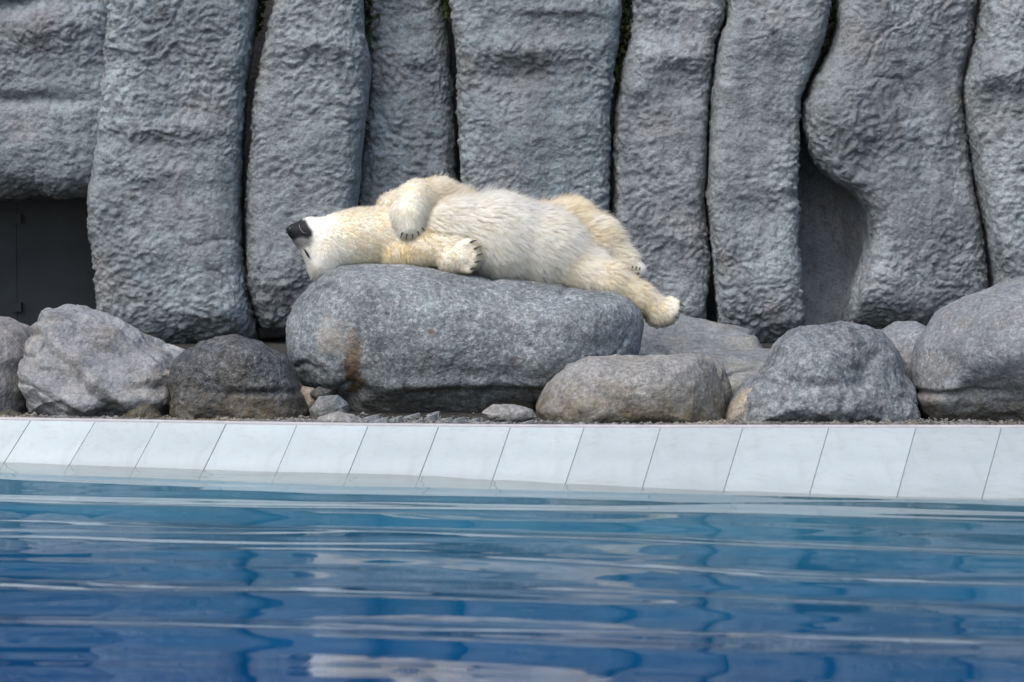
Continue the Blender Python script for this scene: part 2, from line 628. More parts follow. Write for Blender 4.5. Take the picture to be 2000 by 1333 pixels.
def column(label, left, right, bottom, Y0, D=0.42, expo=3.2, seed=0, ledges=0.05, bulge=0.07, lump=0.030,
           mat=None, step=2.7, round_bottom=0.26, tilt=0.0, feats=(), name="rock_column"):
    """left/right: outline points (px, py) from the top down; bottom: py of the foot"""
    left = np.array(left, float)
    right = np.array(right, float)
    top = -520.0
    pxm = FPX / Y0
    # profile down the face: straight, then rolled under at the foot
    rb = round_bottom * pxm
    vis = np.arange(-30, bottom - rb, step)
    up = np.linspace(top, -30, 60)[:-1]
    nb = max(8, int(rb * 1.57 / step))
    ang = np.linspace(0, math.pi / 2, nb)
    py = np.concatenate([up, vis, bottom - rb + rb * np.sin(ang), np.full(20, bottom)])
    back = np.concatenate([np.zeros(len(up) + len(vis)), round_bottom * (1 - np.cos(ang)), round_bottom + np.linspace(0.02, 0.5, 20)])
    # profile across the face: a rounded box, evenly spaced along its length
    a = np.linspace(-math.pi / 2, math.pi / 2, 4001)
    hw = 0.5 * np.mean(right[:, 0] - left[:, 0][:1].mean() * 0 - np.interp(right[:, 1], left[:, 1], left[:, 0])) / pxm
    sx = np.sign(np.sin(a)) * np.abs(np.sin(a)) ** (2 / expo)
    sy = 1 - np.abs(np.cos(a)) ** (2 / expo)
    s = np.concatenate([[0], np.cumsum(np.hypot(np.diff(sx) * hw, np.diff(sy) * D))])
    nu = int(s[-1] * pxm / step)
    sq = np.linspace(0, s[-1], nu)
    ux = np.interp(sq, s, sx)
    uy = np.interp(sq, s, sy)
    xl = np.interp(py, left[:, 1], left[:, 0])[:, None]
    xr = np.interp(py, right[:, 1], right[:, 0])[:, None]
    ker = np.exp(-np.linspace(-2, 2, 13) ** 2)
    ker /= ker.sum()
    for arr in (xl, xr):
        pad = np.pad(arr[:, 0], 6, mode='edge')
        arr[:, 0] = np.convolve(pad, ker, 'valid')
    PX = (xl + xr) / 2 + (xr - xl) / 2 * ux[None, :]
    PY = np.repeat(py[:, None], nu, 1)
    G = at(PX, PY, Y0)
    G[..., 1] += uy[None, :] * D + back[:, None] + tilt * (PX - (xl + xr) / 2) / pxm
    edge = (1 - uy)[None, :]
    foot = smooth(bottom - 0.75 * pxm, bottom, py)[:, None]
    G[..., 2] += foot * (0.10 * fbm(np.stack([G[..., 0] * 2.4, G[..., 1] * 1.5, 0 * G[..., 0] + seed], -1), 3, seed + 3) + 0.03)
    # broad swellings and level ledges
    Q = G * np.array([1, 1, 1.0]) + seed * 11.3
    m = 1.1 * bulge * fbm(Q * np.array([1.6, 1.6, 1.1]), 3, seed)
    led = fbm(Q * np.array([1.1, 1.1, 3.4]), 3, seed + 5)
    
    m = m + 0.5 * ledges * led
    for (fx, fy, rx, ry, h) in feats:
        e = ((PX - fx) / rx) ** 2 + ((PY - fy) / ry) ** 2
        m = m + 0.7 * h * np.exp(-e * 1.5)
    G[..., 1] -= m * (0.35 + 0.65 * edge)
    N = grid_normals(G)
    if N[len(py) // 2, nu // 2, 1] > 0:
        N = -N
    Q = G + seed * 3.1
    warp = np.stack([noise(Q * 5, seed + 40), noise(Q * 5 + 9, seed + 41), noise(Q * 5 + 17, seed + 42)], -1) * 0.05
    Qw = (Q + warp) * np.array([1.0, 1.0, 1.15])
    strength = 0.30 + 1.15 * smooth(-0.4, 0.45, noise(Q * 1.5, seed + 50) + 0.4 * noise(Q * 4.1, seed + 51))
    Qc = (Q + warp * 2.2) * np.array([1.5, 1.5, 1.9])
    crack = np.clip(1 - np.abs(noise(Qc, seed + 90)) * 11, 0, 1) ** 2 * smooth(-0.1, 0.35, noise(Q * 0.9, seed + 91))
    crack = crack + 0.6 * np.clip(1 - np.abs(noise(Qc * 2.3, seed + 92)) * 8, 0, 1) ** 2 * smooth(0.0, 0.4, noise(Q * 1.3, seed + 93))
    mi = lump * 0.72 * strength * (billow(Qw * 14.5, 2, seed + 60, 0.6) * 2 - 0.5) + lump * 0.9 * fbm(Q * np.array([3.6, 3.6, 5.5]), 3, seed + 70)
    mi = mi - 0.017 * crack
    mi = mi + lump * 0.5 * billow(Qw * 33, 2, seed + 80)
    G = G + N * (mi * (0.45 + 0.55 * edge))[..., None]
    Fc = grid_faces(nu, len(py))
    o = add(name, mk_mesh(name, G.reshape(-1, 3) - WALL_O, Fc[:, ::-1]), mat, wall)
    o["label"] = label
    return o


MW = [mat_wall("sculpted_rock_%d" % i, off=(i * 7.3, i * 3.1, i * 5.7), base=b) for i, b in enumerate([
    (0.25, 0.287, 0.304), (0.275, 0.308, 0.32), (0.238, 0.276, 0.295), (0.265, 0.292, 0.306)])]

# block over the den opening
column("grey rock block hanging over the dark den opening", [(-420, -520), (-420, 700)], [(226, -520), (232, 0), (222, 200), (212, 330), (204, 420)],
       394, 18.35, D=0.5, expo=6, seed=1, mat=MW[0], ledges=0.09, round_bottom=0.30,
       feats=[(90, 55, 150, 60, 0.14), (60, 195, 130, 16, -0.07), (30, 0, 60, 22, -0.25)])
column("broad grey rock column beside the den opening",
       [(205, -520), (205, 0), (196, 120), (184, 250), (164, 380), (166, 450), (176, 530), (182, 600), (190, 700)],
       [(500, -520), (494, 0), (486, 70), (474, 150), (466, 280), (463, 400), (467, 500), (478, 580), (490, 640), (490, 700)],
       690, 18.25, D=0.45, expo=6.5, seed=2, mat=MW[0], ledges=0.06, round_bottom=0.3,
       feats=[(330, 250, 170, 22, 0.05), (300, 340, 90, 40, 0.04), (440, 620, 70, 50, 0.06)])
column("grey rock column behind the polar bear's head",
       [(540, -520), (532, 0), (516, 60), (500, 130), (487, 210), (478, 330), (474, 450), (480, 560), (492, 640), (500, 700)],
       [(702, -520), (703, 0), (706, 60), (718, 112), (714, 190), (702, 280), (694, 390), (680, 520), (640, 640), (620, 700)],
       655, 18.3, D=0.45, expo=5.5, seed=3, mat=MW[1], ledges=0.05, round_bottom=0.36,
       feats=[(620, 90, 80, 30, 0.08), (570, 520, 100, 60, 0.05)])
column("narrow shaded rock column set back above the bear's forearm",
       [(700, -520), (708, 0), (712, 100), (704, 240), (690, 390), (690, 700)],
       [(868, -520), (866, 0), (878, 80), (884, 200), (889, 300), (893, 380), (895, 700)],
       675, 18.72, D=0.4, expo=4, seed=4, mat=MW[2], ledges=0.045, bulge=0.08, feats=[(800, 110, 70, 40, 0.06)])
column("wide grey rock column above the bear's belly",
       [(876, -520), (877, 0), (888, 80), (893, 200), (898, 300), (902, 380), (904, 700)],
       [(1216, -520), (1218, 0), (1212, 70), (1202, 130), (1193, 220), (1192, 330), (1193, 430), (1194, 700)],
       680, 18.5, D=0.4, expo=6.5, seed=5, mat=MW[2], ledges=0.06, feats=[(1040, 95, 110, 35, 0.10), (1090, 20, 90, 14, 0.05), (1000, 150, 90, 25, -0.05)])
column("slim grey rock column above the bear's raised hind leg",
       [(1234, -520), (1234, 0), (1232, 60), (1216, 120), (1203, 210), (1201, 330), (1201, 700)],
       [(1424, -520), (1422, 0), (1418, 40), (1400, 85), (1392, 160), (1384, 250), (1379, 380), (1384, 460), (1394, 520), (1384, 600), (1384, 700)],
       672, 18.55, D=0.4, expo=6.0, seed=6, mat=MW[3], ledges=0.06, feats=[(1320, 110, 80, 30, 0.09), (1250, 175, 24, 20, 0.06)])
column("grey rock column above the flat layered slabs",
       [(1428, -520), (1427, 0), (1424, 40), (1408, 82), (1399, 150), (1391, 250), (1386, 390), (1394, 460), (1402, 560), (1408, 640), (1408, 700)],
       [(1632, -520), (1628, 0), (1618, 60), (1600, 120), (1574, 170), (1566, 230), (1564, 380), (1562, 480), (1574, 560), (1578, 640), (1575, 700)],
       700, 18.42, D=0.42, expo=7, seed=7, mat=MW[1], ledges=0.05, round_bottom=0.34,
       feats=[(1520, 60, 90, 50, 0.09), (1470, 420, 60, 50, -0.05), (1500, 560, 70, 60, 0.04)])
column("massive grey rock column with a hollow under its shoulder",
       [(1648, -520), (1642, 0), (1642, 50), (1626, 100), (1592, 155), (1572, 205), (1574, 250), (1590, 305), (1622, 345), (1668, 372), (1700, 410), (1706, 460), (1692, 520), (1672, 580), (1660, 640), (1660, 700)],
       [(1928, -520), (1922, 0), (1904, 110), (1893, 185), (1902, 270), (1916, 370), (1934, 480), (1944, 560), (1948, 700)],
       655, 18.42, D=0.45, expo=5, seed=8, mat=MW[3], ledges=0.045, tilt=0.16,
       feats=[(1650, 230, 90, 90, 0.12), (1850, 120, 70, 90, -0.04), (1740, 560, 90, 60, 0.05)])
column("grey rock column at the far end past the massive one",
       [(1936, -520), (1932, 0), (1920, 80), (1897, 165), (1900, 200), (1912, 290), (1926, 380), (1944, 460), (1958, 560), (1962, 700)],
       [(2420, -520), (2420, 700)],
       690, 18.3, D=0.45, expo=7, seed=9, mat=MW[1], ledges=0.06, feats=[(1960, 140, 90, 40, 0.12)])

# smooth hollow behind the shoulder of the massive column
hu = np.linspace(0, 1, 60)
hv = np.linspace(0, 1, 90)
HU, HV = np.meshgrid(hu, hv)
HPX = 1545 + HU * 165
HPY = 215 + HV * 470
Hg = at(HPX, HPY, 18.92)
Hg[..., 1] += 0.14 * np.cos((HU - 0.35) * 4.0) - 0.10 * smooth(0.45, 1.0, HU) + 0.06 * fbm(Hg * np.array([5, 5, 1.0]), 4, 77) - 0.12 * smooth(0.6, 1.0, HV)
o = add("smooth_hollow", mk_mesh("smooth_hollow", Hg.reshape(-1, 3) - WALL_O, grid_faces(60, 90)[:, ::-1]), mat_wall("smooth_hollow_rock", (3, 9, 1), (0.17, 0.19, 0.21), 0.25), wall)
o["label"] = "smooth streaked hollow in the grey rock wall"
# rock mass behind the cracks
bx = np.linspace(-6.5, 6.5, 60)
bz = np.linspace(0, 5.0, 40)
BX, BZ = np.meshgrid(bx, bz)
BY = 19.6 + 0.12 * fbm(np.stack([BX * 2, BX * 0, BZ * 2], -1), 3, 31)
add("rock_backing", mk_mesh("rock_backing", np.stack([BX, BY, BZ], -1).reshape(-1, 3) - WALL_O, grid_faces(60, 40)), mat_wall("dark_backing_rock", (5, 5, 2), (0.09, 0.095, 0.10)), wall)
# rock fill above and beside the columns, seen only from the side
top_box = np.array([[-6.5, 18.9, 4.2], [6.5, 18.9, 4.2], [6.5, 20.4, 4.2], [-6.5, 20.4, 4.2]])
add("rock_cap", mk_mesh("rock_cap", top_box - WALL_O, np.array([[0, 1, 2, 3]]), False), MW[0], wall)

# moss in the cracks
M_moss = mat_plain("dark_green_moss", (0.028, 0.040, 0.010), 0.9, 0.6, 40, 0.5)
mv, mf = [], []
mrng = np.random.default_rng(5)
for (pts, n, wdt) in [([(1225, -5), (1228, 60), (1212, 120), (1204, 170)], 520, 11), ([(1636, -10), (1632, 60), (1612, 125), (1590, 160)], 420, 10),
                      ([(716, -10), (712, 60), (706, 200), (698, 310)], 300, 9), ([(1160, -8), (1215, 6)], 200, 8), ([(508, -10), (500, 60)], 120, 8),
                      ([(872, -10), (880, 40)], 110, 8)]:
    pts = np.array(pts, float)
    tt = mrng.uniform(0, 1, n) * (len(pts) - 1)
    for t in tt:
        i = min(int(t), len(pts) - 2)
        p = pts[i] + (pts[i + 1] - pts[i]) * (t - i)
        q = at(p[0] + mrng.normal(0, wdt * 0.7), p[1] + mrng.normal(0, 4), 18.75 + mrng.uniform(-0.12, 0.2))
        s = mrng.uniform(0.006, 0.022)
        d = mrng.normal(0, 1, (3, 3)) * s
        b0 = len(mv)
        mv += [q + d[0], q + d[1], q + d[2], q + d[0] * 0.3 + [0, -s, s]]
        mf += [[b0, b0 + 1, b0 + 2], [b0, b0 + 1, b0 + 3], [b0 + 1, b0 + 2, b0 + 3], [b0, b0 + 3, b0 + 2]]
o = add("moss", mk_mesh("moss", np.array(mv) - WALL_O, np.array(mf), False), M_moss, wall)
o["kind"] = "stuff"

# den door in the recess
den = bpy.data.objects.new("den_door", None)
den.location = at(60, 640, 19.28)
col.objects.link(den)
tag(den, "dark steel den door in the shaded recess under the rock block", "door")
M_door = mat_plain("dark_painted_steel", (0.022, 0.028, 0.032), 0.6, 0.35, 3.0, 0.15)


def box(a, b_):
    x0, y0_, z0 = a
    x1, y1, z1 = b_
    V = np.array([[x0, y0_, z0], [x1, y0_, z0], [x1, y1, z0], [x0, y1, z0], [x0, y0_, z1], [x1, y0_, z1], [x1, y1, z1], [x0, y1, z1]], float)
    F = np.array([[0, 1, 5, 4], [1, 2, 6, 5], [2, 3, 7, 6], [3, 0, 4, 7], [4, 5, 6, 7], [3, 2, 1, 0]])
    return V, F


DO = np.array(den.location)
for (xa, xb) in [(-300, -130), (-127, 32), (36, 196)]:
    p0, p1 = at(xa, 690, 19.28), at(xb, 372, 19.28)
    V, F = box((p0[0], 19.26, p0[2]), (p1[0], 19.32, p1[2]))
    add("door_panel", mk_mesh("door_panel", V - DO, F, False), M_door, den)
for hy in (428, 600):
    p0, p1 = at(26, hy + 9, 19.24), at(42, hy - 9, 19.24)
    V, F = box((p0[0], 19.22, p0[2]), (p1[0], 19.258, p1[2]))
    add("hinge", mk_mesh("hinge", V - DO, F, False), M_door, den)

# ------------------------------------------------------------------ boulders
_cs = {}


def cube_sphere(n):
    if n in _cs:
        return _cs[n]
    t = np.tan(np.linspace(-math.pi / 4, math.pi / 4, n))
    A, B = np.meshgrid(t, t)
    one = np.ones_like(A)
    faces = [(A, B, one), (-A, B, -one), (one, B, -A), (-one, B, A), (A, one, -B), (A, -one, B)]
    V, F = [], []
    for k, f in enumerate(faces):
        P = np.stack(f, -1).reshape(-1, 3)
        V.append(P)
        F.append(grid_faces(n, n) + k * n * n)
    V = np.vstack(V)
    F = np.vstack(F)
    V /= np.linalg.norm(V, axis=1, keepdims=True)
    key = np.round(V * 1e5).astype(np.int64)
    _, idx, inv = np.unique(key, axis=0, return_index=True, return_inverse=True)
    _cs[n] = (V[idx], inv.ravel()[F])
    return _cs[n]


def boulder(name, outline, Yc, depth, mat, seed, n=90, p=2.4, rough=0.035, cuts=(), lumps=0.008, strata=0.0, soft=9, dents=(), back=None, ledge_dir=(0.3, 0.2, 1.0), mid=0.02):
    outl = np.array(outline, float)
    W = at(outl[:, 0], outl[:, 1], Yc)
    c = np.array([(W[:, 0].min() + W[:, 0].max()) / 2, Yc, (W[:, 2].min() + W[:, 2].max()) / 2])
    # even points along the outline, then radius by angle
    P = np.vstack([W, W[:1]])
    s = np.concatenate([[0], np.cumsum(np.linalg.norm(np.diff(P, axis=0), axis=1))])
    q = np.linspace(0, s[-1], 800, endpoint=False)
    xx = np.interp(q, s, P[:, 0]) - c[0]
    zz = np.interp(q, s, P[:, 2]) - c[2]
    ph = np.arctan2(zz, xx)
    rr = np.hypot(xx, zz)
    grid = np.linspace(-math.pi, math.pi, 721)
    order = np.argsort(ph)
    rg = np.interp(grid, ph[order], rr[order], period=2 * math.pi)
    k = np.exp(-np.linspace(-2, 2, 2 * soft + 1) ** 2)
    k /= k.sum()
    rg = np.convolve(np.concatenate([rg[-1 - soft:-1], rg, rg[1:1 + soft]]), k, 'valid')
    D, F = cube_sphere(n)
    phi = np.arctan2(D[:, 2], D[:, 0])
    r = np.interp(phi, grid, rg)
    sxy = np.hypot(D[:, 0], D[:, 2])
    cy = D[:, 1]
    kk = (np.maximum(sxy, 1e-6) ** p + np.abs(cy) ** p) ** (-1 / p)
    dep = np.where(cy > 0, back if back else depth, depth)
    V = np.stack([r * sxy * kk * np.cos(phi), dep * cy * kk, r * sxy * kk * np.sin(phi)], -1)
    size = rr.mean()
    for (nx, ny, nz, h) in cuts:
        nv = np.array([nx, ny, nz], float)
        nv /= np.linalg.norm(nv)
        dd = V @ nv - h
        V = V - (np.logaddexp(0, dd / 0.035) * 0.035)[:, None] * nv * 0.85
    N = vert_normals(V, F)
    if (N * V).sum() < 0:
        N = -N
        F = F[:, ::-1]
    Q = V + seed * 5.7
    # keep the outline: less broad displacement at the rim of the silhouette
    rimk = 0.35 + 0.65 * np.clip(np.abs(cy) * 1.4, 0, 1)
    m = rough * fbm(Q * (1.1 / max(size, 0.12)), 4, seed, 0.5) * rimk
    if strata:
        ld = np.array(ledge_dir, float)
        ld /= np.linalg.norm(ld)
        t = (Q @ ld) * 9 + 1.5 * fbm(Q * 2.2, 3, seed + 4)
        m = m + strata * (np.abs(noise(np.stack([t, Q[:, 0] * 0.8, Q[:, 1] * 0.8], -1), seed + 8)) - 0.3)
    for (fx, fy, rx, ry, h) in dents:
        f = at(fx, fy, Yc - depth * 0.8) - c
        e = ((V[:, 0] - f[0]) / (rx / 345)) ** 2 + ((V[:, 2] - f[2]) / (ry / 345)) ** 2
        m = m + h * np.exp(-e * 1.5) * (V[:, 1] < 0.1)
    m = m + mid * fbm(Q * 4.2, 3, seed + 14, 0.55) * rimk
    m = m + lumps * fbm(Q * 9, 3, seed + 20, 0.6) + lumps * 0.45 * billow(Q * 24, 2, seed + 30)
    m = m + lumps * 0.25 * noise(Q * 60, seed + 33)
    Qb = Q + 0.06 * np.stack([noise(Q * 5, seed + 36), noise(Q * 5 + 7, seed + 37), noise(Q * 5 + 3, seed + 38)], -1)
    fis = np.clip(1 - np.abs(noise(Qb * 2.2, seed + 34)) * 13, 0, 1) ** 2 * smooth(-0.05, 0.3, noise(Q * 1.7, seed + 35))
    m = m - min(0.022, 0.05 * size) * fis
    V = V + N * m[:, None]
    base = np.array([c[0], c[1], Z_RIM])
    return add(name, mk_mesh(name, V + c - base, F), mat, None, base)


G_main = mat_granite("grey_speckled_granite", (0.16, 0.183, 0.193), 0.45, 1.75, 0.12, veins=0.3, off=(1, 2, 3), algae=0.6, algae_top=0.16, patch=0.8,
                     stains=[(-0.62, 0.28, 0.065, 0.19, (0.11, 0.062, 0.022), 0.8), (-0.60, 0.17, 0.05, 0.09, (0.05, 0.035, 0.016), 0.8), (-0.72, 0.42, 0.13, 0.13, (0.30, 0.26, 0.21), 0.5), (-0.18, 0.46, 0.02, 0.025, (0.16, 0.07, 0.03), 0.6), (0.28, 0.3, 0.04, 0.03, (0.07, 0.04, 0.025), 0.5)])
G_left = mat_granite("pale_streaked_gneiss", (0.225, 0.23, 0.238), 0.6, 1.3, 0.5, (0.33, 0.28, 0.21), veins=0.2, off=(4, 1, 0), patch=0.9, stretch=(1, 1, 2.2), scale=0.9)
G_farl = mat_granite("dusty_grey_granite", (0.22, 0.215, 0.215), 0.6, 1.4, 0.3, off=(8, 3, 1), veins=0.1)
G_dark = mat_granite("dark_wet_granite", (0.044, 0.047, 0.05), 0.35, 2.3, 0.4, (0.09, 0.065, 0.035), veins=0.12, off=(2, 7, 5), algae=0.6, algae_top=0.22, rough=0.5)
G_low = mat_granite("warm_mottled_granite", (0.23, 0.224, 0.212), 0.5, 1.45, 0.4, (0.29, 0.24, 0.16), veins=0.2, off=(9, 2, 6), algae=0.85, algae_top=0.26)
G_blue = mat_granite("blue_grey_granite", (0.138, 0.158, 0.17), 0.5, 1.6, 0.15, veins=0.35, off=(5, 5, 8), patch=0.9)
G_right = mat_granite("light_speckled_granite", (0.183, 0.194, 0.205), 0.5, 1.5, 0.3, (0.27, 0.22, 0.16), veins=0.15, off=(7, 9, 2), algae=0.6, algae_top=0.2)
G_slab = mat_granite("layered_slate", (0.165, 0.18, 0.185), 0.75, 1.25, 0.5, (0.30, 0.27, 0.19), veins=0.3, off=(3, 3, 3), stretch=(1, 1, 6), scale=0.8)
G_small = mat_granite("small_grey_stone", (0.22, 0.215, 0.205), 0.6, 1.5, 0.4, off=(6, 1, 9))
G_tan = mat_granite("tan_stone", (0.34, 0.29, 0.22), 0.6, 1.4, 0.6, (0.28, 0.20, 0.10), off=(6, 6, 9))

GRP = "boulders along the pool rim"
bear_rock = boulder("boulder", [(640, 531), (668, 519), (720, 515), (800, 516), (880, 524), (960, 538), (1040, 547), (1120, 556), (1190, 566), (1232, 580), (1254, 604), (1259, 635), (1250, 680), (1236, 720), (1210, 770), (1150, 812), (1000, 822), (850, 822), (700, 820), (672, 806), (655, 782), (625, 770), (592, 748), (570, 712), (561, 665), (564, 625), (580, 590), (606, 560)],
                    16.45, 0.75, G_main, 3, n=160, p=2.9, rough=0.07, soft=5, lumps=0.009, mid=0.03,
                    cuts=[(0.05, -0.75, -0.66, 0.60)],
                    dents=[(680, 760, 26, 60, -0.05), (900, 745, 260, 14, 0.03), (1000, 580, 90, 16, -0.025), (760, 730, 40, 90, 0.02)])
tag(bear_rock, "large smooth grey boulder with the polar bear lying on top", "boulder", GRP)
o = boulder("boulder", [(36, 750), (44, 700), (64, 645), (92, 606), (128, 594), (182, 600), (240, 628), (300, 662), (362, 688), (390, 720), (385, 800), (330, 840), (120, 838), (60, 806)],
            16.0, 0.6, G_left, 11, n=110, p=2.3, rough=0.10, soft=5, strata=0.075, lumps=0.012, mid=0.05, cuts=[(-0.1, -0.8, 0.55, 0.36)], ledge_dir=(0.6, 0.1, 0.8),
            dents=[(230, 680, 110, 14, -0.04), (120, 640, 50, 30, 0.04), (280, 760, 60, 16, -0.04)])
tag(o, "pale streaked boulder with a pointed top, below the den opening", "boulder", GRP)
o = boulder("boulder", [(-150, 700), (-110, 640), (-40, 618), (10, 622), (50, 640), (80, 680), (90, 760), (70, 830), (-130, 835)],
            16.2, 0.6, G_farl, 12, n=70, p=2.3, rough=0.06)
tag(o, "grey boulder half out of the frame, cut by the photo's left border", "boulder", GRP)
o = boulder("boulder", [(328, 742), (344, 702), (396, 666), (448, 656), (508, 668), (556, 700), (586, 752), (604, 800), (606, 842), (335, 840)],
            15.68, 0.40, G_dark, 13, n=90, p=2.6, rough=0.05, soft=4, cuts=[(0.05, -1, 0.12, 0.26), (0.5, -0.75, 0.1, 0.33)], strata=0.03, mid=0.04, lumps=0.012,
            dents=[(510, 770, 80, 8, -0.03)])
tag(o, "small dark rounded boulder standing before the pale streaked one", "boulder", GRP)
o = boulder("boulder", [(1046, 800), (1070, 752), (1112, 712), (1150, 700), (1280, 697), (1368, 697), (1396, 714), (1416, 760), (1420, 842), (1060, 842)],
            15.50, 0.42, G_low, 14, n=100, p=3.0, rough=0.045, soft=4, cuts=[(0.75, -0.6, 0.3, 0.43), (-0.5, -0.7, 0.5, 0.42)], lumps=0.012, mid=0.04)
tag(o, "low flat-topped boulder with brown stains before the layered slabs", "boulder", GRP)
o = boulder("boulder", [(1330, 720), (1385, 694), (1412, 712), (1432, 770), (1430, 840), (1330, 840)], 15.85, 0.2, G_low, 24, n=40, p=2.6, rough=0.03)
tag(o, "narrow pale boulder peeking out behind the low flat-topped one", "boulder", GRP)
o = boulder("boulder", [(1396, 846), (1426, 782), (1482, 726), (1516, 676), (1548, 642), (1590, 630), (1642, 626), (1690, 640), (1724, 652), (1764, 690), (1790, 750), (1794, 842)],
            15.62, 0.52, G_blue, 15, n=110, p=2.3, rough=0.08, soft=4, cuts=[(-0.45, -0.8, 0.4, 0.40), (0.5, -0.75, 0.3, 0.40)], strata=0.04, mid=0.07, lumps=0.012,
            dents=[(1610, 750, 90, 14, -0.018), (1480, 790, 40, 40, 0.02)])
tag(o, "blue-grey angular boulder with a lumpy broken face", "boulder", GRP)
o = boulder("boulder", [(1690, 690), (1716, 648), (1750, 630), (1790, 628), (1830, 650), (1850, 720), (1840, 840), (1690, 840)],
            16.35, 0.4, G_right, 16, n=60, p=2.3, rough=0.05)
tag(o, "small grey boulder peeking out behind the blue-grey angular one", "boulder", GRP)
o = boulder("boulder", [(1780, 780), (1777, 725), (1792, 665), (1836, 612), (1900, 574), (1960, 556), (2010, 551), (2080, 560), (2150, 600), (2200, 680), (2200, 790), (2150, 838), (1870, 838), (1806, 816)],
            15.72, 0.65, G_right, 17, n=120, p=2.4, rough=0.07, soft=6, mid=0.04, cuts=[(-0.1, -0.75, -0.6, 0.50)],
            dents=[(1850, 775, 110, 8, -0.035), (1950, 690, 80, 50, 0.03)])
tag(o, "huge rounded speckled boulder cut by the photo's right border", "boulder", GRP)

# layered slabs behind
GS = "layered slabs behind the boulders"
o = boulder("slab", [(1150, 640), (1230, 626), (1330, 618), (1420, 640), (1462, 648), (1478, 668), (1500, 692), (1500, 720), (1150, 730)],
            17.4, 0.55, G_slab, 18, n=80, p=4.0, rough=0.03, strata=0.07, ledge_dir=(0.05, 0.1, 1.0), soft=3, cuts=[(-0.05, -0.8, 0.9, 0.20)])
tag(o, "upper flat layered slab under the bear's hind paw", "slab", GS)
o = boulder("slab", [(1180, 706), (1330, 693), (1440, 688), (1520, 690), (1560, 705), (1560, 800), (1180, 810)],
            16.75, 0.5, G_slab, 19, n=80, p=4.0, rough=0.03, strata=0.06, ledge_dir=(0.0, 0.1, 1.0), soft=3)
tag(o, "lower layered slab behind the low flat-topped boulder", "slab", GS)

# small stones
SM = "small stones on the soil"
for outl, Yc, dp, mt, lab, sd_ in [
    ([(604, 836), (622, 815), (660, 806), (690, 812), (716, 834), (690, 842), (620, 842)], 15.28, 0.10, G_small, "flat grey stone at the rim before the large boulder's left end", 31),
    ([(940, 806), (962, 791), (1000, 790), (1040, 800), (1050, 816), (1000, 832), (960, 826)], 15.25, 0.10, G_small, "pointed grey stone between the large and the low flat-topped boulder", 32),
    ([(580, 775), (592, 756), (612, 758), (628, 780), (622, 812), (590, 812)], 15.75, 0.10, G_tan, "tan stone wedged between the dark boulder and the large one", 33),
    ([(604, 800), (622, 776), (660, 772), (680, 790), (682, 826), (610, 826)], 15.45, 0.14, G_main, "dark blocky stone under the left end of the large boulder", 34),
    ([(606, 768), (622, 756), (648, 762), (650, 780), (620, 786)], 15.62, 0.09, G_dark, "black stone jammed beneath the large boulder's left side", 39),
    ([(232, 838), (250, 800), (272, 785), (296, 788), (316, 812), (326, 838)], 15.50, 0.10, G_dark, "dark mossy stone at the foot of the pale streaked boulder", 35),
    ([(1412, 836), (1426, 790), (1448, 764), (1470, 752), (1480, 790), (1470, 838)], 15.46, 0.14, G_tan, "yellowish stone between the low flat-topped and the blue-grey boulder", 36),
    ([(-20, 838), (-5, 806), (20, 798), (42, 808), (52, 836)], 15.62, 0.1, G_dark, "dark stone at the photo's lower left corner of the rocks", 37),
]:
    o = boulder("stone", outl, Yc, dp, mt, sd_, n=30, p=2.3, rough=0.02, lumps=0.004, soft=3)
    tag(o, lab, "stone", SM)

# slate chips lying along the rim
CH = "slate chips before the large boulder"
crng = np.random.default_rng(12)
chip_places = [(740, 829), (775, 826), (812, 828), (838, 822), (868, 823), (895, 829), (925, 826), (985, 832), (1030, 829), (720, 822), (800, 818), (850, 815)]
ORD = ['first', 'second', 'third', 'fourth', 'fifth', 'sixth', 'seventh', 'eighth', 'ninth', 'tenth', 'eleventh', 'twelfth']
for ic, (px, py) in enumerate(sorted(chip_places)):
    base = on_level(px, py, Z_RIM)
    k = 9
    a = np.sort(crng.uniform(0, 2 * math.pi, k))
    rx, ry, h = crng.uniform(0.03, 0.07), crng.uniform(0.03, 0.05), crng.uniform(0.012, 0.03)
    ring = np.stack([rx * np.cos(a), ry * np.sin(a)], -1) * crng.uniform(0.8, 1.1, (k, 1))
    V = np.vstack([np.c_[ring, np.full(k, -0.02)], np.c_[ring * 0.97, np.full(k, h) + ring[:, 0] * 0.25], [[0, 0, h * 1.1]]])
    F = []
    for i in range(k):
        j = (i + 1) % k
        F.append([i, j, k + j, k + i])
        F.append([k + i, k + j, 2 * k, 2 * k])
    me = bpy.data.meshes.new("slate_chip")
    me.from_pydata([tuple(v) for v in V], [], [tuple(f) if len(set(f)) == 4 else tuple(dict.fromkeys(f)) for f in F])
    o = add("slate_chip", me, G_slab, None, base)
    tag(o, "%s slate chip along the soil, counted from the flat grey stone at the rim" % ORD[ic], "stone", CH)

